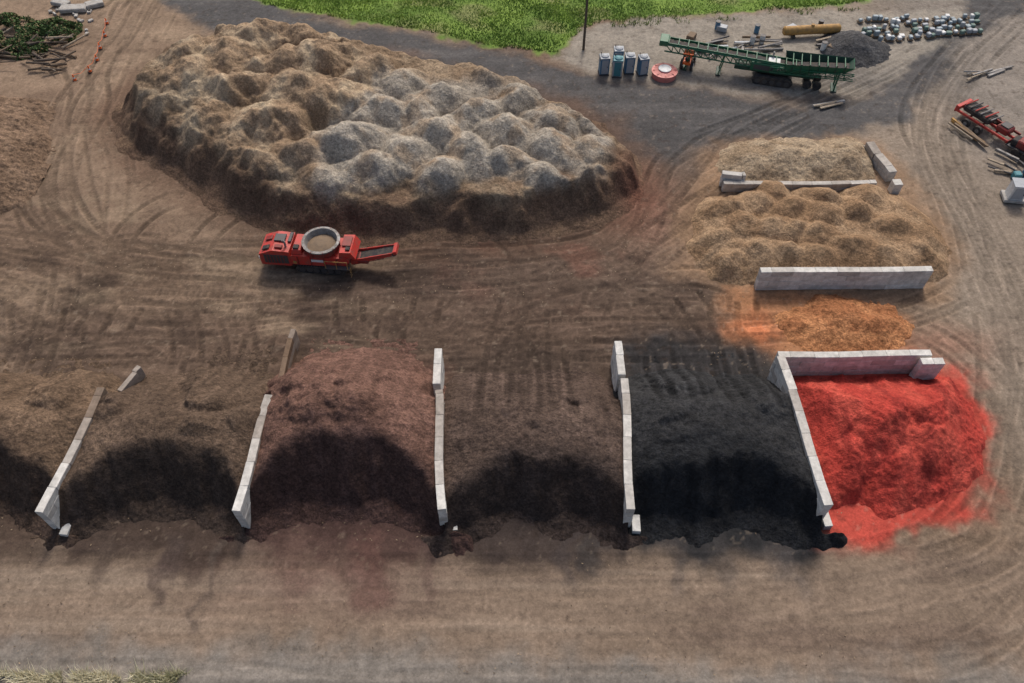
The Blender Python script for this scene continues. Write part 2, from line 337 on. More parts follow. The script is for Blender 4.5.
# ------------------------------------------------------------------ grass blades on the verge
def blades(name,n,sampler,hgt,wid,cA,cB,mat):
    P=sampler(n); n=len(P); a=rng.uniform(0,2*np.pi,n); h=hgt*rng.uniform(.5,1.3,n); w=wid*rng.uniform(.6,1.4,n)
    lean=rng.normal(0,.5,(n,2))*h[:,None]
    V=np.zeros((n,3,3)); V[:,0,0]=P[:,0]-np.cos(a)*w;V[:,0,1]=P[:,1]-np.sin(a)*w
    V[:,1,0]=P[:,0]+np.cos(a)*w;V[:,1,1]=P[:,1]+np.sin(a)*w; V[:,2,0]=P[:,0]+lean[:,0];V[:,2,1]=P[:,1]+lean[:,1];V[:,2,2]=h
    V[:,:2,2]=-.05
    t=np.clip(fbm(P[:,0]/3,P[:,1]/2,71,3)+.5+rng.normal(0,.25,n),0,1)[:,None]
    c=cA*(1-t)+cB*t; col=np.repeat(c[:,None,:],3,1); col[:,2]*=1.25
    return mesh_obj(name,V.reshape(-1,3),np.arange(n*3).reshape(-1,3),mat,col.reshape(-1,3))
m,t,b=newmat('grass_blades'); at=N(t,'ShaderNodeAttribute',attribute_name='Col'); t.links.new(at.outputs['Color'],b.inputs['Base Color']); b.inputs['Roughness'].default_value=.8; b.inputs['Specular IOR Level'].default_value=.1; M_blade=m
def sg(n):
    P=np.stack([rng.uniform(-36,58,n*2),rng.uniform(78,104,n*2)],1); d=sdf(P[:,0]+.6*fbm(P[:,0],P[:,1],5,2),P[:,1],GRASS); return P[d>.1][:n]
blades('grass',80000,sg,.20,.07,C(100,124,52),C(150,168,80),M_blade)
def sw(n):
    P=np.stack([rng.uniform(-32,-19.5,n),12.7+.75*rng.rand(n)],1); k=vn(P[:,0]/.7,P[:,1]/.5,9)>.42; return P[k]
blades('dry_weeds',4200,sw,.6,.035,C(200,192,165),C(150,148,112),M_blade)
def sw2(n):
    P=np.stack([rng.uniform(3,60,n),rng.uniform(84,88,n)],1); k=(vn(P[:,0]/1.5,P[:,1]/1.5,19)>.6)&(sdf(P[:,0],P[:,1],GRASS)>-1.5); return P[k]
blades('weeds',6000,sw2,.3,.05,C(100,124,56),C(130,140,76),M_blade)

# ------------------------------------------------------------------ wood-chip mountain
HR=[(-10.6,66.5,5.9),(-6.7,64.6,5.8),(-3.4,62.3,5.6),(.3,64.9,5.3),(3.4,61.6,5.2),(-14.9,58.3,6.1),(-7.3,59.9,5.6),(-6.2,54.9,4.9),(-.6,60.2,5.6),(-1,56.2,5.2),(-12.4,55.3,5.3),(7,58.3,4.6),(3.6,58,5.2),(-18.8,57.0,5.2),(-12.1,62.2,5.9),(6.8,55.0,4.1),(-4.0,57.4,5.5),(2.6,54.6,4.5),(-16.6,54.2,4.6),(-9.6,57.2,5.3),(-9,62.8,5.7),(6.8,62,4.4),(-2.5,68,5.2)]
HL=[(-27.9,70.8,6.8),(-25.4,73.9,6.8),(-18.6,69.9,6.8),(-13.6,67.7,6.4),(-30.7,67.7,6.3),(-33.6,64.5,5.3),(-22.5,61.2,6.1),(-28.2,62.3,5.3),(-20.8,65.4,6.7),(-16.6,64.4,6.4),(-26.4,65.8,6.3),(-36.2,63.2,4.2),(-30.2,60.0,4.6),(-24.1,56.9,5.0),(-22.5,69.3,6.6),(-32,71.5,6.3),(-28.5,75.5,6.2),(-21,73.5,6.4),(-35.2,68,5.2)]
def cones(X,Y,L,slope=.72,rnd=.9,k=.25,seed=0,warp=.4,el_=.22):
    H=np.full(X.shape,-9.)
    wx=X+warp*fbm(X/1.8,Y/1.8,seed+81,3); wy=Y+warp*fbm(X/1.8,Y/1.8,seed+82,3)
    for i,(x,y,p) in enumerate(L):
        el=1+el_*math.sin(i*2.3); a=i*1.9; ca,sa=math.cos(a),math.sin(a); ux=(wx-x)*ca+(wy-y)*sa; uy=-(wx-x)*sa+(wy-y)*ca
        r=np.sqrt((ux*el)**2+(uy/el)**2+rnd*rnd)-rnd
        H=smax(H,p-r*slope,k)
    return H
fR=lambda X,Y:cones(X,Y,HR,.92,.9,.05,0,.8,.3)
fL=lambda X,Y:cones(X,Y,HL,.72,.9,.1,40,1.5,.35)
def bigH(X,Y):
    d=sdf(X+1.0*fbm(X/3.5,Y/3.5,91,3),Y+1.0*fbm(X/3.5,Y/3.5,92,3),BIG)
    plate=3.0+1.5*ss(58,70,Y)+.6*fbm(X/5,Y/5,93,3)
    h=smax(plate,np.maximum(fR(X,Y),fL(X,Y)+.5*fbm(X/2.4,Y/2.4,98,4)),.15)
    gul=fbm(X/1.6,Y/1.6,97,3); ap=1.1+.6*fbm(X/2.5,Y/2.5,99,2)
    side=np.where(d<ap,d*.42,ap*.42+(d-ap)*1.3)+.9*gul*ss(.6,2.8,d)
    h=smin(h,side,.35)
    return h+.15*fbm(X/.9,Y/.9,94,3)*ss(0,1,d)+.07*fbm(X/.3,Y/.3,95,2)-.06
def bigC(X,Y,Z):
    d=sdf(X,Y,BIG); hr=fR(X,Y); hl=fL(X,Y)
    n=fbm(X/2.5,Y/2.5,101,4); n2=fbm(X/.6,Y/.6,102,3)
    c=np.zeros(X.shape+(3,))+C(144,121,96)
    c=mix(c,C(164,142,115),ss(-.2,.4,n))
    top=1-ss(.5,1.5,np.abs(Z-hr))
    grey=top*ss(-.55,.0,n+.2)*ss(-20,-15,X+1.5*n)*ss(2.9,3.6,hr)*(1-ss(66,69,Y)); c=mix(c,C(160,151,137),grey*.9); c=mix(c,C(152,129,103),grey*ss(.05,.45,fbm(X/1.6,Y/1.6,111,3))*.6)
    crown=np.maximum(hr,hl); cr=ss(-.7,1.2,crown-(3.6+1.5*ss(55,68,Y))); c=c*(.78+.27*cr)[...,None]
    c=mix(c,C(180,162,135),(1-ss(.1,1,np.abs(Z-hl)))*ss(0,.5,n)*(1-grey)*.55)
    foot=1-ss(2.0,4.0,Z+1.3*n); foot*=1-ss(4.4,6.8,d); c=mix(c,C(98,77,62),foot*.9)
    dk=ss(.0,.5,fbm(X/3.2,Y/3.2,105,4)); c=mix(c,C(90,70,56),dk*.75*(1-ss(-22,-15,X))*(1-ss(2.5,9,d)))  # shade of the left-hand hollow painted into the chip colour
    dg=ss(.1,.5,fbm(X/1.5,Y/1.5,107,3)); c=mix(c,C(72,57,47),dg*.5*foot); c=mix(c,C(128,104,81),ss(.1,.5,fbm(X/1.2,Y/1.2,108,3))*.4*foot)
    rs=np.exp(-(((X-11.5)/2.0)**2+((Y-55.5)/3)**2)); c=mix(c,C(104,62,50),rs*.6)
    return np.clip(c*(1+.24*n2)[...,None],.004,1)
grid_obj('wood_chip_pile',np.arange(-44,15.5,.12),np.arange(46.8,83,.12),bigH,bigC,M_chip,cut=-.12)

def heap(name,L,x0,x1,y0,y1,slope,colA,colB,mat,rnd=.8,amp=.12,ds=.1,k=.25,flat=None,seed=0,mod=None,warp=.4):
    def Hf(X,Y):
        h=cones(X,Y,L,slope,rnd,k,seed,warp)
        if flat is not None: h=smax(h,flat(X,Y),.15)
        if mod is not None: h=mod(X,Y,h)
        return h+amp*fbm(X/.9,Y/.9,seed+3,3)+amp*.45*fbm(X/.28,Y/.28,seed+4,2)-.05
    def Cf(X,Y,Z):
        n=fbm(X/1.6,Y/1.6,seed+7,4); c=np.zeros(X.shape+(3,))+colA; c=mix(c,colB,ss(-.3,.4,n)); return np.clip(c*(1+.2*fbm(X/.5,Y/.5,seed+8,2))[...,None],.004,1)
    return grid_obj(name,np.arange(x0,x1,ds),np.arange(y0,y1,ds),Hf,Cf,mat,cut=-.13)

TH=[(19.2,52.6,2.1),(22.0,53.2,2.2),(24.8,52.4,2.3),(17.9,49.4,1.8),(20.1,50.4,2.3),(22.2,50.0,2.4),(24.4,49.8,2.4),(26.6,49.2,2.4),(30.6,52.2,2.4),(33,50.4,2.2),(28.8,48.0,2.3),(18.8,47,1.6),(21.0,47.6,2.2),(23.2,47.2,2.3),(25.6,46.8,2.2),(27.6,51.4,2.4),(34.9,47.9,1.7),(31.6,47.2,2.0),(28.2,53.9,2.1),(32.4,54.2,2.1),(24,54.7,2.0),(35.4,52,1.6)]
def tanflat(X,Y): return smin(1.35+0*X+.3*fbm(X/2.5,Y/2.5,205,3),sdf(X,Y,[(16.2,52),(15.8,47),(20.3,45),(20.3,44.8),(35,44.8),(38.3,48.5),(37.5,53),(35.8,55.9),(20,55.8)])*.7,.3)
heap('sawdust_chip_pile',TH,13,41,43.6,57.5,.85,C(134,107,80),C(154,127,98),M_chip,rnd=.6,k=.06,flat=tanflat,seed=200,warp=.6,amp=.09,
     mod=lambda X,Y,h:np.where((Y<44.75)&(X>20)&(X<34.6),-1,h))
heap('sawdust_chip_pile',[(23,59.7,1.5),(26,60.2,1.7),(29,60,1.7),(31.5,60.4,1.7),(24.5,61.4,1.2),(28,62,1.2)],19,34.4,56.9,65.5,.55,C(140,120,96),C(160,141,116),M_chip,rnd=.8,amp=.18,seed=230,mod=lambda X,Y,h:np.minimum(h,(35-X)*1.5+.3))
heap('orange_mulch_pile',[(26.6,40.1,1.5),(28.2,39.7,1.3),(24.9,39.7,1.1),(29.8,40.2,.8),(23.2,40.2,.7)],20,33,36.9,43.5,.5,C(150,98,62),C(174,120,78),M_mulch,amp=.22,seed=240,rnd=.6,mod=lambda X,Y,h:np.where(Y<36.2,-1,h))
heap('gravel_pile',[(37.8,79.6,1.7),(39,79.2,1.2)],33,43,75,83,.6,C(74,73,73),C(86,85,85),M_chip,seed=250)
heap('dirt_mound',[(-53,60,3.0),(-51.5,57,2.4),(-56,63,3),(-60,58,3.5)],-68,-44,48,70,.45,C(112,91,73),C(130,107,87),M_mulch,rnd=2,amp=.3,seed=260)
RH=[(24.6,32.6,4.3),(27.0,32.3,4.2),(22.8,31.0,3.7),(29.4,31.4,3.6),(25.8,30.0,3.8),(29,28.8,2.9),(23.4,28.0,2.6),(27,27.2,2.3),(31.4,29.4,2.3)]
def redmod(X,Y,h):
    d=sdf(X,Y,[(20.2,35.2),(33.4,35.2),(34.6,31),(33.0,27),(30,24.4),(24,23.2),(20.2,23.4)])
    h=smin(h,d*.74+.25*fbm(X/1.4,Y/1.4,271,3)+.1,.6); h=smin(h,2.0+.0*X+np.maximum(0,35.1-Y)*.95,.2); h=smin(h,2.5+.7*(X-20),.3)
    return np.where((Y>35.2),-1,np.where(X<20.05,-1,h))
def redC(X,Y,Z):
    n=fbm(X/1.3,Y/2.6,277,4); c=np.zeros(X.shape+(3,))+C(166,56,45); c=mix(c,C(182,72,57),ss(-.2,.4,n)); c=mix(c,C(124,40,35),ss(.05,.45,fbm(X/.9,Y/2.6,278,4))*.65); return np.clip(c*(1+.25*fbm(X/.4,Y/.4,279,2))[...,None],.004,1)
grid_obj('red_mulch_pile',np.arange(19.9,38,.085),np.arange(21,36,.085),lambda X,Y:redmod(X,Y,cones(X,Y,RH,.74,.6,.15,270,.9))+.22*fbm(X/.9,Y/1.5,274,4)+.08*fbm(X/.25,Y/.25,275,2)-.06,redC,M_red,cut=-.12)

# ------------------------------------------------------------------ bay piles
def bay(name,xa,xb,Yn,Yr,Hr,cT,cF,seed,arch=1.5,foot=21.1,lumps=6,xcut=32.0,lumpamp=.7,mat=None,trk=0.,dome=1.1,la=.0):
    """xa,xb: functions of y -> wall centre lines"""
    rr=np.random.RandomState(seed)
    L=[(rr.uniform(-.8,.8),Yr+.3+(Yn-4.2-Yr)*(i+.5)/lumps+rr.uniform(-.4,.4)) for i in range(lumps)]
    def Hf(X,Y):
        A=xa(Y);Bx=xb(Y); xc=(A+Bx)/2; hw=(Bx-A)/2; u=(X-xc)/hw; au=np.clip(np.abs(u-la),0,1.2)
        n=fbm(X/2.6,Y/2.6,seed,3); n2=fbm(X/.9,Y/.9,seed+1,3)
        yn=Yn+.9*n+.8*fbm(X/5,Y*0,seed+2,2)
        hn=(Hr-dome*au**2)*ss(0,1,(yn-Y)/(yn-Yr-.8))**.85
        yf=foot+arch*(1-au**2.2)+.9*fbm(X/2.6,Y*0+3,seed+5,3)
        t=Y-yf
        rill=fbm(X/.75,Y/2.8,seed+6,3); ap=1.5+.8*fbm(X/1.8,Y*0,seed+7,2)
        face=np.where(t<ap,t*.36,ap*.36+(t-ap)*1.3)+.4*rill*ss(.3,2,t)+.35*n
        h=hn
        for lx,ly in L:
            X0=xc+lx*hw; r=np.sqrt((X-X0+.7*n2)**2+((Y-ly)*1.1+.6*n)**2+.3)-.55
            pk=(Hr-dome*lx*lx)*float(ss(0,1,np.array((Yn-ly)/(Yn-Yr-.8))))**.85+lumpamp
            h=smax(h,pk-r*.75,.08)
        h=smin(h,face,.6)
        e=(hw-np.abs(X-xc)); h=smin(h,np.where(Y<xcut,2.35+.5*ss(26,31,Y)+e*.9,9),.3)
        out=np.maximum(0,-e); kk=14+(.55-14)*ss(xcut,xcut+.5,Y); kf=ss(22.1,22.7,Y); kk=kk*kf+.35*(1-kf)
        h=h-out*kk-np.where(Y<xcut,0,.35*(1-ss(0,1.5,e)))
        h=smin(h,.55+np.maximum(0,Y-22.0)*2.2,.2)
        tt=samp(TD,X,Y)*ss(Yr+1,Yr+3,Y)*trk
        return h+.16*n2*ss(0,.5,h+.2)+.07*fbm(X/.28,Y/.28,seed+9,2)-.05-.14*tt
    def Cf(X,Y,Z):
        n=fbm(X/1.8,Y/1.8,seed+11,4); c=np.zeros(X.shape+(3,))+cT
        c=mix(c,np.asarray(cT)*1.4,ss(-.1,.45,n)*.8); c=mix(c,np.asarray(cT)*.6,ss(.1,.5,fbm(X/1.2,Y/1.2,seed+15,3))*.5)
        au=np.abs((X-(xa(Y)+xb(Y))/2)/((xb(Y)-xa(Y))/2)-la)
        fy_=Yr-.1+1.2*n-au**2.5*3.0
        face=(1-ss(fy_-1.4,fy_+.5,Y)); c=mix(c,cF,face*.9)  # dug face darker: damp mulch, with its shade also put into the colour
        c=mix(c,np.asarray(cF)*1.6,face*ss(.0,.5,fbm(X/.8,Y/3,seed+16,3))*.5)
        tt=samp(TD,X,Y)*ss(Yr+1,Yr+3,Y)*trk; tl=samp(TL,X,Y)*ss(Yr+1,Yr+3,Y)*trk
        c=c*(1-.52*tt[...,None])*(1+.5*tl[...,None])
        return np.clip(c*(1+.24*fbm(X/.45,Y/.45,seed+12,2))[...,None],.004,1)
    x0=min(xa(np.array(22.)),xa(np.array(38.)))-2.5; x1=max(xb(np.array(22.)),xb(np.array(38.)))+2.5
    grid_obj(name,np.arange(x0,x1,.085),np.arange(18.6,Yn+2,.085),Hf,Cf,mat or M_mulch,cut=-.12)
w0=lambda y:-43.+0*y
w1=lambda y:-30.25+.1*(np.minimum(y,33)-22.6); w2=lambda y:-17.8+.06*(np.minimum(y,33)-22.6); w3=lambda y:-4.5-.09*(y-22.8); w4=lambda y:7.7+.035*(y-22.8); w5=lambda y:20.5-.06*(y-22.8)
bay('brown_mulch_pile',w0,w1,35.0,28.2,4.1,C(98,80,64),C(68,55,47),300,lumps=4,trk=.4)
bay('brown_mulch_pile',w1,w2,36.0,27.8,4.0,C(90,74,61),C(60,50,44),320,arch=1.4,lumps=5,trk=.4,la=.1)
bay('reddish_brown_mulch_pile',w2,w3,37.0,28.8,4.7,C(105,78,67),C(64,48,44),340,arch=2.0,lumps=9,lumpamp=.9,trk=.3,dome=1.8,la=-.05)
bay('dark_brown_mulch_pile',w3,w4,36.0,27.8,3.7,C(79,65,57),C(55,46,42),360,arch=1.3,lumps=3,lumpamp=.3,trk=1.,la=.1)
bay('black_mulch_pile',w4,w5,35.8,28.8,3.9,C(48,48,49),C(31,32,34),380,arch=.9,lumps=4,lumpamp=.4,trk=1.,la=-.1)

# ------------------------------------------------------------------ block walls
CW=np.array([.62,.60,.555]); CD=C(112,92,74)
def block(V,F,Cc,c,d,rz,col,tilt=0):
    hx,hy,hz=[v/2 for v in d]; b=.022
    M=Matrix.Translation(c)@Matrix.Rotation(rz,4,'Z')@Matrix.Rotation(tilt,4,'X'); o=len(V)
    for z,i in ((-hz,b),(-hz+b,0),(hz-b,0),(hz,b)):
        for (x,y) in [(-hx+b,-hy+i),(hx-b,-hy+i),(hx-i,-hy+b),(hx-i,hy-b),(hx-b,hy-i),(-hx+b,hy-i),(-hx+i,hy-b),(-hx+i,-hy+b)]:
            V.append(tuple(M@Vector((x,y,z)))); Cc.append(tuple(np.clip(col*(1+random.uniform(-.16,.08)),0,1)))
    for r in range(3):
        for k in range(8): k2=(k+1)%8; F.append((o+r*8+k,o+r*8+k2,o+r*8+8+k2,o+r*8+8+k))
    F.append(tuple(o+i for i in range(7,-1,-1))); F.append(tuple(o+i for i in range(24,32)))
def wall(name,p,q,courses,dirt=lambda t,z:.2,th=.56,bl=1.8,bh=.6,foot=False,jit_=.018,z0=-.05,bow=.1):
    p=Vector((*p,0));q=Vector((*q,0)); L=(q-p).length; d=(q-p)/L; rz=math.atan2(d.y,d.x); V=[];F=[];Cc=[]; ph=random.uniform(0,6)
    for c in range(courses):
        s=0 if c%2==0 else bl/2; pos=-s
        while pos<L-.05:
            a=max(pos,0); e=min(pos+bl,L); pos+=bl
            if e-a<.3: continue
            t=(a+e)/2/L
            dd=np.clip(dirt(t,c)+random.uniform(-.12,.22),0,1); base=CW*(1-.12*random.random())
            col=base*(1-dd)+CD*dd; off=bow*math.sin(ph+t*5)+random.uniform(-jit_,jit_)
            ctr=p+d*(a+e)/2+Vector((-d.y,d.x,0))*off+Vector((0,0,z0+bh*(c+.5)))
            block(V,F,Cc,ctr,(e-a-.008,th,bh-.006),rz+random.uniform(-.01,.01)+bow*5/L*math.cos(ph+t*5),col)
    if foot:
        ctr=p+d*.2+Vector((-d.y,d.x,0))*foot*.58; block(V,F,Cc,ctr+Vector((0,0,.27)),(1.2,.55,.6),rz,CW*.9)
    me=bpy.data.meshes.new(name); me.from_pydata(V,[],F); a=me.color_attributes.new('Col','FLOAT_COLOR','POINT')
    cc=np.ones((len(V),4),dtype=np.float32); cc[:,:3]=Cc; a.data.foreach_set('color',cc.ravel()); me.materials.append(M_conc); me.update()
    o=bpy.data.objects.new(name,me); scene.collection.objects.link(o); return o
dn=lambda t,z:.03+.65*ss(.3,.75,np.array(t)).item()
wall('block_wall',(-30.25,22.5),(-29.35,32.2),5,dn,foot=-1)
wall('block_wall',(-28.9,32.8),(-27.8,34.9),3,lambda t,z:.75,th=.4)
wall('block_wall',(-17.8,22.6),(-17.2,31.8),5,lambda t,z:.03+.5*t)
wall('block_wall',(-17.3,32.2),(-16.9,38.5),3,lambda t,z:.85,th=.4)
wall('block_wall',(-4.5,22.7),(-5.3,32.0),5,lambda t,z:.08+.45*t,foot=-1)
wall('block_wall',(-5.4,32.5),(-5.5,35.7),5,lambda t,z:.0,bow=.02)
wall('block_wall',(7.7,22.7),(8.05,33.0),5,lambda t,z:.03+.3*t,foot=-1)
wall('block_wall',(8.0,33.3),(7.9,36.4),5,lambda t,z:.04,bow=.02)
wall('block_wall',(20.5,23.0),(19.75,35.0),5,lambda t,z:.06+.2*t,foot=-1,th=.62)
wall('block_wall',(19.9,35.6),(31.4,35.7),4,lambda t,z:.1,bow=.05)
wall('block_wall',(30.4,34.95),(32.1,35.0),4,lambda t,z:.0,th=.6,bow=0)
wall('block_wall',(20.3,44.3),(34.4,44.5),4,lambda t,z:.08,th=.58,bow=.04,bh=.55)
wall('block_wall',(19.5,56.3),(33.6,56.5),2,lambda t,z:.35,th=.5,bh=.5)
wall('block_wall',(19.4,57.0),(21.5,57.1),3,lambda t,z:.2,th=.55,bh=.5)
wall('block_wall',(35.3,57.6),(34.5,62.3),2,lambda t,z:.4,th=.8)
wall('block_wall',(35.0,56.2),(35.8,56.25),2,lambda t,z:.0,th=.8,bow=0)

# ------------------------------------------------------------------ mobile grinder
b=B()
for y in (-1.05,1.05):
    prof=[(-2.6,.12),(-2.2,0),(1.2,0),(1.6,.12),(1.85,.5),(1.6,.85),(1.2,.95),(-2.2,.95),(-2.6,.85),(-2.85,.5)]
    b.prism(prof,y-.25,y+.25,M_blk)
    for k in range(15): b.box((-2.3+k*.25,y,.97),(.12,.56,.06),M_dsteel,bev=.01)
    for k in range(6): b.cyl((-2.2+k*.65,y-.29,.45),(-2.2+k*.65,y+.29,.45),.26,M_dsteel,12)
b.box((-.8,0,1.2),(9.2,1.3,.4),M_redd)
b.prism([(-5.9,.8),(-3.1,.8),(-3.1,2.55),(-4.6,2.65),(-5.9,2.1)],-1.25,1.25,M_redp)
b.box((-4.4,-1.27,1.6),(2.2,.05,1.0),M_dsteel,bev=.01); b.box((-4.4,1.27,1.6),(2.2,.05,1.0),M_dsteel,bev=.01)
for k in range(6): b.box((-5.2+k*.3,-1.31,1.6),(.07,.04,.9),M_redd,bev=.005)
b.box((-4.2,.35,2.73),(1.0,.9,.14),M_dsteel); b.cyl((-3.5,-.6,2.5),(-3.5,-.6,3.2),.1,M_steel,10); b.cyl((-3.5,-.6,3.2),(-3.65,-.6,3.35),.1,M_steel,10)
b.box((-5.3,-.7,2.46),(.7,.5,.12),M_blk,ry=-.35); b.box((-5.3,.5,2.45),(.7,.5,.12),M_redd,ry=-.35)
b.box((-4.1,-.75,2.72),(.7,.4,.16),M_redd); b.box((-3.3,.5,2.66),(.3,1.2,.2),M_dsteel)
b.box((-6.0,0,1.2),(.2,1.9,.6),M_redd); b.box((-5.95,-1.05,1.6),(.14,.35,.25),M_white)
b.prism([(-3.05,1.1),(1.9,1.1),(2.3,1.8),(2.1,2.2),(-2.9,2.2),(-3.05,2.0)],-1.3,1.3,M_redp)
for x in (-2.4,-1.2,0,1.2): b.box((x,-1.33,1.65),(.1,.07,1.0),M_redd,bev=.01); b.box((x,1.33,1.65),(.1,.07,1.0),M_redd,bev=.01)
b.box((-.6,-1.34,1.75),(1.2,.03,.3),M_white,bev=.005); b.box((-2.7,-1.34,1.4),(.3,.03,.3),M_ylw,bev=.005)
b.lathe((-.35,0,-.3),[(1.0,2.3),(1.35,2.55),(1.5,2.7),(1.62,3.35),(1.68,3.37),(1.68,3.27),(1.62,3.2),(1.56,2.6),(1.3,2.35)],M_redd,36)
b.lathe((-.35,0,-.3),[(1.69,3.22),(1.72,3.38),(1.46,3.41),(1.42,3.32),(1.25,2.75),(.2,2.6)],M_steel,36)
b.lathe((-.35,0,-.3),[(1.30,2.85),(.9,2.98),(.45,3.1),(.01,3.12)],M_wood,20)
for k in range(10):
    a=k*math.pi/5; b.box((-.35+1.66*math.cos(a),1.66*math.sin(a),2.65),(.08,.1,.9),M_redd,rz=a,bev=.01)
b.box((-2.45,0,2.45),(1.0,2.3,.45),M_redp,taper=(.8,.9)); b.box((-2.5,-.7,2.75),(.5,.5,.2),M_blk)
b.prism([(1.35,2.1),(2.9,2.1),(2.5,2.85),(1.5,2.8)],-1.15,1.15,M_redp); b.box((2.0,.2,2.92),(.8,1.2,.12),M_redd); b.box((2.2,-.7,2.93),(.4,.4,.14),M_blk)
b.box((1.2,-1.55,1.25),(2.2,.45,.1),M_dsteel,bev=.01)
for x in (.2,1.2,2.2): b.cyl((x,-1.75,1.3),(x,-1.75,2.2),.03,M_ylw,6)
b.cyl((.2,-1.75,2.2),(2.2,-1.75,2.2),.03,M_ylw,6)
for k in range(4): b.cyl((2.35,-1.75,.3+k*.3),(2.35,-1.35,.3+k*.3),.025,M_ylw,6)
p0=Vector((2.2,0,1.1)); p1=Vector((6.2,.2,2.2))
dv=(p1-p0).normalized(); sd_=Vector((-dv.y,dv.x,0)).normalized()
for sgn in (-1,1):
    a=p0+sd_*sgn*.62; c=p1+sd_*sgn*.5
    up=Vector((0,0,.22)); b.add([a-up,c-up*.7,c+up,a+up*1.4,a-up+sd_*.08*sgn,c-up*.7+sd_*.08*sgn,c+up+sd_*.08*sgn,a+up*1.4+sd_*.08*sgn],[(0,1,2,3),(7,6,5,4),(0,4,5,1),(1,5,6,2),(2,6,7,3),(3,7,4,0)],M_redp)
mid=(p0+p1)/2; ang=math.atan2(dv.z,math.hypot(dv.x,dv.y))
b.box(mid+Vector((0,0,.05)),((p1-p0).length,1.0,.06),M_blk,rz=math.atan2(dv.y,dv.x),ry=-ang,bev=.01)
for k in range(9):
    c=p0+(p1-p0)*(k+.5)/9+Vector((0,0,-.16)); b.cyl(c-sd_*.6,c+sd_*.6,.07,M_steel,8)
b.cyl(p1-sd_*.62,p1+sd_*.62,.2,M_dsteel,14); b.box(p1+Vector((.1,0,.15)),(.35,1.25,.4),M_redp,ry=-.3)
b.cyl((1.8,-.5,1.0),(4.3,-.4,1.6),.07,M_steel,8); b.cyl((1.8,.5,1.0),(4.3,.6,1.6),.07,M_steel,8)
b.truss((2.3,0,.75),(5.2,.2,1.6),1.15,.3,M_redd,6,.035)
b.done('tub_grinder',(-15.55,47.0,0),R(-5),.93)
def litter(name,P,s,cA,cB,z=.02):
    n=len(P); a=rng.uniform(0,6.28,n); l=s*rng.uniform(.5,1.6,n); w=l*.45; ca,sa=np.cos(a),np.sin(a)
    z0=z+rng.uniform(0,.05,n); V=np.zeros((n,4,3))
    for i,(u,v) in enumerate(((-1,-1),(1,-1),(1,1),(-1,1))):
        V[:,i,0]=P[:,0]+ca*l*u*.5-sa*w*v*.5; V[:,i,1]=P[:,1]+sa*l*u*.5+ca*w*v*.5; V[:,i,2]=z0+.02*u*rng.uniform(-1,1,n)+.06
    t=rng.rand(n)[:,None]; c=cA*(1-t)+cB*t
    mesh_obj(name,V.reshape(-1,3),np.arange(4*n).reshape(-1,4),M_blade,np.repeat(c,4,0))
n=9000; P=np.stack([rng.uniform(-60,44,n),rng.uniform(13,62,n)],1); P=P[(vn(P[:,0]/6,P[:,1]/4,88)>.45)]
litter('wood_chip_litter',P,.08,C(70,56,46),C(150,130,106),0)

# ------------------------------------------------------------------ green screener with long conveyor
b=B()
for y in (-1.1,1.1):
    prof=[(-1.9,.12),(-1.6,0),(1.6,0),(1.9,.12),(2.1,.5),(1.9,.85),(1.6,.95),(-1.6,.95),(-1.9,.85),(-2.1,.5)]
    b.prism(prof,y-.25,y+.25,M_blk)
    for k in range(5): b.cyl((-1.5+k*.75,y-.28,.45),(-1.5+k*.75,y+.28,.45),.26,M_dsteel,10)
b.box((0,0,1.2),(8.2,1.3,.4),M_gdk)
b.box((-1.2,.1,1.7),(2.6,1.9,.8),M_green); b.box((-1.2,-.88,1.7),(2.0,.06,.5),M_dsteel,bev=.01); b.cyl((-.4,.6,2.1),(-.4,.6,2.8),.09,M_steel,8)
b.box((-.2,0,2.15),(1.2,1.2,.12),M_white)
b.truss((2.5,0,1.3),(-11.6,0,1.9),1.3,.75,M_green,18,.08)
A=Vector((2.5,0,2.0));Bq=Vector((-11.8,0,2.65)); dq=(Bq-A); an=math.atan2(dq.z,-dq.x)
b.box((A+Bq)/2,(dq.length,.8,.07),M_blk,ry=an,bev=.01)
for y in (-.6,.6): b.box((A+Bq)/2+Vector((0,y,.1)),(dq.length,.09,.28),M_green,ry=an,bev=.01)
for k in range(14): c=A+dq*(k+.5)/14; b.box(c+Vector((0,0,.26)),(.09,1.3,.07),M_green,bev=.01)
b.cyl(Bq-Vector((0,.6,0)),Bq+Vector((0,.6,0)),.25,M_gdk,12); b.box(Bq+Vector((0,0,.1)),(.9,1.5,.6),M_green)
for x in (-9.2,-5.6):
    for y in (-.6,.6): b.cyl((x,y,0),(x+.3,y,1.7),.07,M_green,8)
    b.box((x,0,.06),(.5,1.6,.12),M_gdk)
V=[(1.2,-1.0,1.5),(6.8,-.8,2.3),(6.8,.8,2.3),(1.2,1.0,1.5),(.8,-1.35,2.7),(7.6,-1.0,3.1),(7.6,1.0,3.1),(.8,1.35,2.7)]
b.add(V,[(0,1,5,4),(1,2,6,5),(2,3,7,6),(3,0,4,7),(0,3,2,1)],M_green)
b.add([(x*.985+.05,y*.92,z-.03) for x,y,z in V],[(4,5,1,0),(5,6,2,1),(6,7,3,2),(7,4,0,3)],M_gdk)
for k in range(7):
    x=1.6+k*.85; b.box((x,-1.2+k*.03,2.35+k*.09),(.1,.1,.9),M_gdk,bev=.01); b.box((x,0,2.62+k*.06),(.09,2.3-k*.06,.09),M_green,bev=.01)
b.box((4.2,0,2.35),(6,1.0,.08),M_blk,ry=-.13)
b.truss((-.5,-1.0,1.5),(7.8,-1.0,1.8),.3,.6,M_green,9,.05)
b.cyl((6.4,-.6,0),(6.4,-.6,2.4),.09,M_green,8); b.cyl((6.4,.6,0),(6.4,.6,2.4),.09,M_green,8); b.box((6.4,0,.06),(.6,1.6,.12),M_gdk)
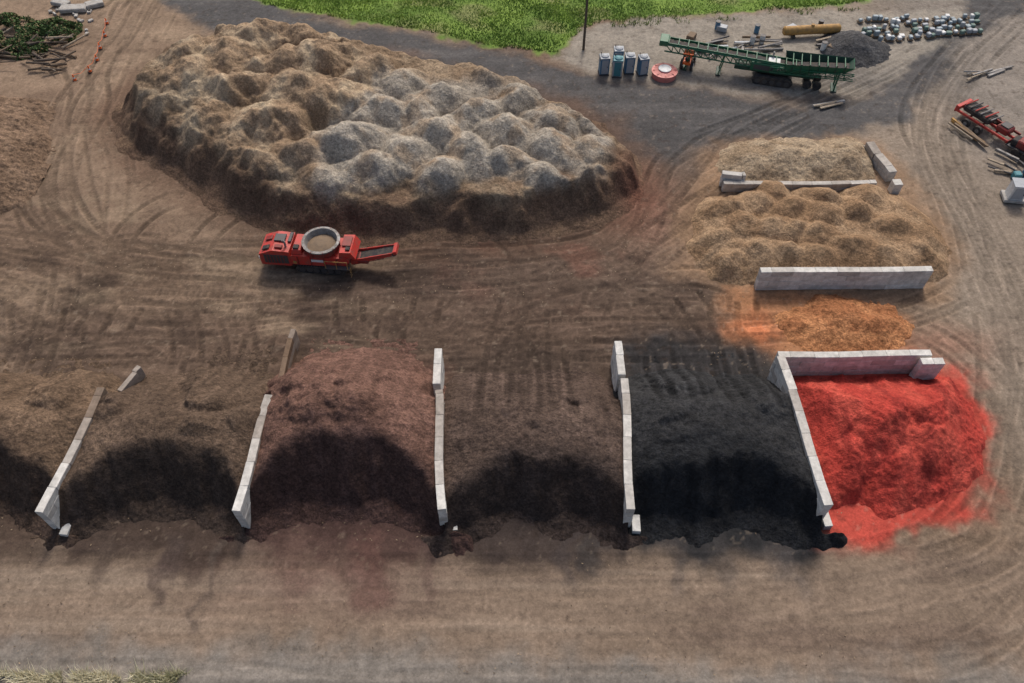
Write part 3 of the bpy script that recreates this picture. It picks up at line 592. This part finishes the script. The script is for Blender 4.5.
for x in (3.6,4.6): b.cyl((x,-.9,.45),(x,-.6,.45),.45,M_blk,16); b.cyl((x,.6,.45),(x,.9,.45),.45,M_blk,16)
b.done('screening_conveyor',(27.6,73.9,0),R(-14.5))

# ------------------------------------------------------------------ small yard objects
def toilet(loc,body,roof,rz):
    b=B(); b.box((0,0,.08),(1.2,1.25,.16),M_dsteel); b.box((0,0,1.15),(1.1,1.1,2.0),body,bev=.06)
    b.box((0,-.56,1.15),(.78,.05,1.8),roof,bev=.02); b.box((.28,-.6,1.15),(.06,.04,.18),M_dsteel,bev=.01)
    b.box((0,0,2.2),(1.16,1.16,.14),roof,bev=.06); b.lathe((0,0,2.27),[(.5,0),(.42,.12),(.2,.2),(.0,.22)],roof,12)
    b.cyl((-.38,.4,2.2),(-.38,.4,2.6),.05,M_dsteel,8)
    for s in (-1,1): b.box((s*.56,0,1.9),(.03,.7,.16),M_dsteel,bev=.005)
    b.done('portable_toilet',loc,rz,.9)
toilet((9.8,75.0,0),M_blue,M_grey,.1); toilet((11.2,74.6,0),M_grey,M_teal,-.1); toilet((12.5,75.2,0),M_blue,M_grey,.05); toilet((13.9,74.9,0),M_blue,M_grey,.2); toilet((11.4,76.4,0),M_blue,M_grey,0)
b=B(); b.lathe((0,0,0),[(1.25,0),(1.3,.3),(1.3,.6),(1.38,.62),(1.38,.72),(1.2,.74),(.75,.86),(.70,.95)],M_pink,32); b.lathe((0,0,0),[(.70,.94),(.68,1.0),(.4,1.05),(.0,1.06)],M_white,24)
for k in range(8): a=k*math.pi/4; b.box((1.0*math.cos(a),1.0*math.sin(a),.80),(.55,.07,.05),M_pink,rz=a,bev=.01)
b.done('round_water_tank',(16.2,74.4,0))
b=B()
for x,r in ((-.7,.55),(.85,.38)):
    for y in (-.55,.55): b.cyl((x,y-.13,r),(x,y+.13,r),r,M_blk,18); b.cyl((x,y-.15,r),(x,y+.15,r),r*.45,M_white,12)
b.box((.6,0,.95),(1.3,.6,.5),M_orange,bev=.1); b.box((-.6,0,.85),(1.0,.9,.3),M_orange); b.box((-.6,0,1.15),(.5,.5,.3),M_blk,bev=.08)
for x,y in ((-1,-.45),(-1,.45)): b.cyl((x,y,.9),(x,y,2.0),.04,M_blk,6)
b.box((-.75,0,2.02),(.9,1.05,.07),M_orange); b.box((1.6,0,.4),(.4,1.2,.4),M_dsteel); b.cyl((.1,0,1.1),(-.2,0,1.4),.03,M_blk,6)
b.done('compact_tractor',(19.0,76.4,0),R(70))
b=B(); prof=[(.01,-3.3),(.35,-3.25),(.5,-3.1),(.5,3.1),(.35,3.25),(.01,3.3)]
n=24;V=[];F=[]
for r,x in prof:
    for k in range(n): a=2*math.pi*k/n; V.append((x,r*math.cos(a),.75+r*math.sin(a)))
for j in range(len(prof)-1):
    for k in range(n): F.append((j*n+k,j*n+(k+1)%n,(j+1)*n+(k+1)%n,(j+1)*n+k))
b.add(V,F,M_ylw)
for x in (-2,2): b.box((x,0,.15),(.3,1.1,.3),M_dsteel)
b.cyl((0,0,1.2),(0,0,1.4),.2,M_ylw,14)
b.done('fuel_tank',(33.6,82.2,0),R(5))
b=B(); b.cyl((0,0,-.2),(0,0,10.5),.15,M_bark,12,r2=.11); b.box((0,0,9.8),(2.2,.12,.12),M_bark,bev=.01)
for x in (-1,-.4,.4,1): b.cyl((x,0,9.86),(x,0,10.05),.04,M_steel,8)
b.cyl((.22,0,8.6),(.22,0,9.3),.16,M_steel,12)
b.done('utility_pole',(7.9,79.4,0))
pts=[(-46.4,84.6),(-45.8,82),(-45.6,79.6),(-45.2,77.3),(-45.3,75.2),(-46.4,73.6)]
for (x,y) in pts:
    b=B(); b.box((0,0,.03),(.45,.45,.06),M_blk,bev=.01); b.lathe((0,0,0),[(.18,.06),(.13,.3)],M_orange,14); b.lathe((0,0,0),[(.13,.3),(.1,.45)],M_white,14); b.lathe((0,0,0),[(.1,.45),(.04,.75),(.0,.76)],M_orange,14); b.done('traffic_cone',(x,y,0),random.random())
b=B()
for i in range(5):
    p,q=pts[i],pts[i+1]; m=((p[0]+q[0])/2,(p[1]+q[1])/2); b.cyl((*p,.7),(*m,.4),.022,M_orange,6); b.cyl((*m,.4),(*q,.7),.022,M_orange,6)
b.done('barrier_tape')
b=B(); random.seed(5)
for r in range(5):
    for i in range(22):
        if random.random()<.22: continue
        u=(i+random.uniform(-.3,.3))/22; x=38.5+u*15+r*.25; y=80.8+u*2.2+r*1.0+random.uniform(-.25,.25)
        if y>85.8: continue
        rz=.15+random.uniform(-.25,.25); w,l,h=random.uniform(.35,.65),random.uniform(.35,.6),random.uniform(.25,.6)
        b.box((x,y,.07),(w+.15,l+.15,.12),M_wood,rz=rz,bev=.01)
        b.box((x,y,.13+h/2),(w,l,h),random.choice([M_wrap,M_wrap,M_grey,M_white,M_wrap2]),rz=rz,bev=.06)
b.done('wrapped_pallet_stacks')
def sticks(name,cx,cy,n,L,spread,ang,mats,h=.25,aj=.3):
    b=B()
    for i in range(n):
        a=ang+random.uniform(-aj,aj); x=cx+random.uniform(-1,1)*spread[0]; y=cy+random.uniform(-1,1)*spread[1]; l=L*random.uniform(.6,1.1); z=random.uniform(.1,h)
        if random.random()<.5: b.box((x,y,z),(l,random.uniform(.12,.3),random.uniform(.12,.3)),random.choice(mats),rz=a,bev=.02)
        else: b.cyl((x-l/2*math.cos(a),y-l/2*math.sin(a),z),(x+l/2*math.cos(a),y+l/2*math.sin(a),z),random.uniform(.06,.14),random.choice(mats),8)
    b.done(name)
sticks('scrap_steel',26,80.2,18,3,(4.5,1.6),.2,[M_steel,M_dsteel,M_wood,M_grey],.4)
sticks('scrap_steel',23,78.5,10,1.6,(2.4,1.2),.7,[M_steel,M_dsteel,M_blue,M_grey],.4,.9)
sticks('scrap_timber',32.8,69.2,5,3.4,(.9,.25),.35,[M_pale,M_white,M_slab],.3,.12)
sticks('scrap_timber',50.6,74.7,8,3.0,(2.2,.8),.25,[M_pale,M_steel,M_slab],.4)
sticks('timber_beams',45.0,64.6,5,4.5,(.6,.6),-1.15,[M_pale,M_wood,M_ylw],.4,.12)
sticks('scrap_steel',47.6,60.0,9,2.6,(1.4,1.4),-.8,[M_pale,M_steel,M_dsteel],.4,.7)
sticks('scrap_steel',36.5,80.8,10,2.2,(2.2,.8),.1,[M_steel,M_pale,M_dsteel],.4)
b=B(); random.seed(9)
for i in range(12):
    x=random.uniform(20,37);y=random.uniform(78.6,84.5)
    if random.random()<.5: b.cyl((x,y,0),(x,y,.9),.29,random.choice([M_blue,M_dsteel,M_white]),14); b.cyl((x,y,.9),(x,y,.93),.31,M_dsteel,14)
    else: b.box((x,y,.3),(1.1,.8,.55),random.choice([M_wood,M_grey,M_dsteel]),rz=random.random()*3)
b.done('drums_and_crates')
b=B()
for x,y,l,w,a in ((-51.1,87.4,3,1.3,.1),(-49,88.4,2,1.2,.5),(-53,88.6,2.2,1,-.3)): b.box((x,y,.3),(l,w,.5),M_slab,rz=a,bev=.08)
for i in range(24): b.box((-50+random.uniform(-4,3),85+random.uniform(-4,3),.12),(random.uniform(.2,.7),random.uniform(.2,.5),.25),M_slab,rz=random.random()*3,bev=.06)
b.done('concrete_rubble')
b=B()
for i in range(46):
    a=random.uniform(-.7,1.1); x=-53.5+random.uniform(-4,5.0); y=77.6+random.uniform(-2.8,3.4); l=random.uniform(1.4,4.0); r=random.uniform(.05,.2); z=.2+random.uniform(0,.7)
    p=(x-l/2*math.cos(a),y-l/2*math.sin(a),z);q=(x+l/2*math.cos(a),y+l/2*math.sin(a),max(.15,z+random.uniform(-.5,.5)))
    b.cyl(p,q,r,random.choice([M_bark,M_bark,M_wood,M_pale]),8,r2=r*.7)
b.done('log_pile')
n=42000; P=np.stack([rng.uniform(-64,-47,n),rng.uniform(76,86.5,n)],1)
dd_=1-np.sqrt(((P[:,0]+57)/8.2)**2+((P[:,1]-81.5)/4.3)**2)+.35*fbm(P[:,0]/2,P[:,1]/2,76,3); keep=(dd_>0)&(vn(P[:,0]/.9,P[:,1]/.9,77)>.38); P=P[keep]; dd_=dd_[keep]; n=len(P)
zz=np.maximum(.05,(1.1+1.0*vn(P[:,0]/1.3,P[:,1]/1.3,78))*np.sqrt(np.clip(dd_,0,1)))*rng.uniform(.45,1.1,n)
D=rng.normal(0,1,(n,3));D/=np.linalg.norm(D,axis=1)[:,None];E=np.cross(D,rng.normal(0,1,(n,3)));E/=np.linalg.norm(E,axis=1)[:,None]
c0=np.stack([P[:,0],P[:,1],zz],1); s=.13
V=np.stack([c0-D*s-E*s*.5,c0+D*s-E*s*.4,c0+D*s*.9+E*s*.5,c0-D*s*.8+E*s*.5],1)
tt_=(rng.rand(n)[:,None]>.75); cl=np.where(tt_,C(120,104,76),C(84,104,62))*(rng.uniform(.5,1.6,n)[:,None]); mesh_obj('shrub_brush_pile',V.reshape(-1,3),np.arange(4*n).reshape(-1,4),M_blade,np.repeat(cl,4,0))

b=B()
b.box((0,0,.85),(6.2,.18,.25),M_redp); b.box((0,1.0,.85),(6.2,.18,.25),M_redp); b.box((0,2.0,.85),(6.2,.18,.25),M_redd)
for x in (-3,-1.5,0,1.5,3): b.box((x,1,.72),(.16,2.2,.2),M_redd)
for x in (-1.2,.2):
    for y in (-.45,2.45): b.cyl((x,y-.14,.45),(x,y+.14,.45),.45,M_blk,18); b.cyl((x,y-.16,.45),(x,y+.16,.45),.2,M_steel,10)
b.box((-1,1.0,1.25),(3.0,1.5,.6),M_blk,bev=.12); b.box((1.9,1,1.2),(1.3,1.2,.7),M_redd,bev=.12); b.box((1.9,1,1.6),(.9,.9,.12),M_dsteel)
b.cyl((3.1,1,.8),(4.6,1,.6),.09,M_dsteel,8); b.box((-2.9,1,1.1),(.4,2.1,.4),M_redp)
for k in range(6): b.cyl((-2.4+k*.6,.2,1.65),(-2.2+k*.6,1.8,1.75),.07,random.choice([M_steel,M_redp,M_dsteel]),8)
b.done('equipment_trailer',(46.3,65.0,0),R(-58))
b=B()
b.box((0,0,.5),(3.4,1.6,.14),M_dsteel)
for x in (-.5,.5):
    for y in (-.9,.9): b.cyl((x,y-.12,.36),(x,y+.12,.36),.36,M_blk,16)
b.box((.2,0,.95),(2.2,1.2,.8),M_redd,bev=.1); b.box((-1.1,0,.9),(.7,1.1,.6),M_blk,bev=.08); b.cyl((1.7,0,.5),(2.6,0,.45),.07,M_dsteel,8); b.cyl((.2,.3,1.3),(.2,.3,1.8),.06,M_steel,8)
b.done('equipment_trailer',(49.6,61.6,0),R(-50))
b=B(); b.box((0,0,.15),(1.9,1.5,.3),M_slab); b.box((0,0,1.0),(1.3,1.2,1.5),M_white,bev=.05); b.box((0,0,1.8),(1.45,1.35,.1),M_grey,bev=.02); b.box((0,-.61,1.0),(1.0,.04,1.2),M_grey,bev=.01); b.box((.4,-.65,1.0),(.06,.04,.2),M_dsteel,bev=.01)
b.done('utility_cabinet',(46.1,55.3,0),R(-8))
b=B(); b.box((0,0,.35),(.7,.7,.7),M_teal,bev=.08); b.cyl((.9,.3,0),(.9,.3,.85),.3,M_blue,16); b.cyl((.9,.3,.85),(.9,.3,.9),.31,M_white,16); b.done('storage_drum',(47.4,58.0,0))
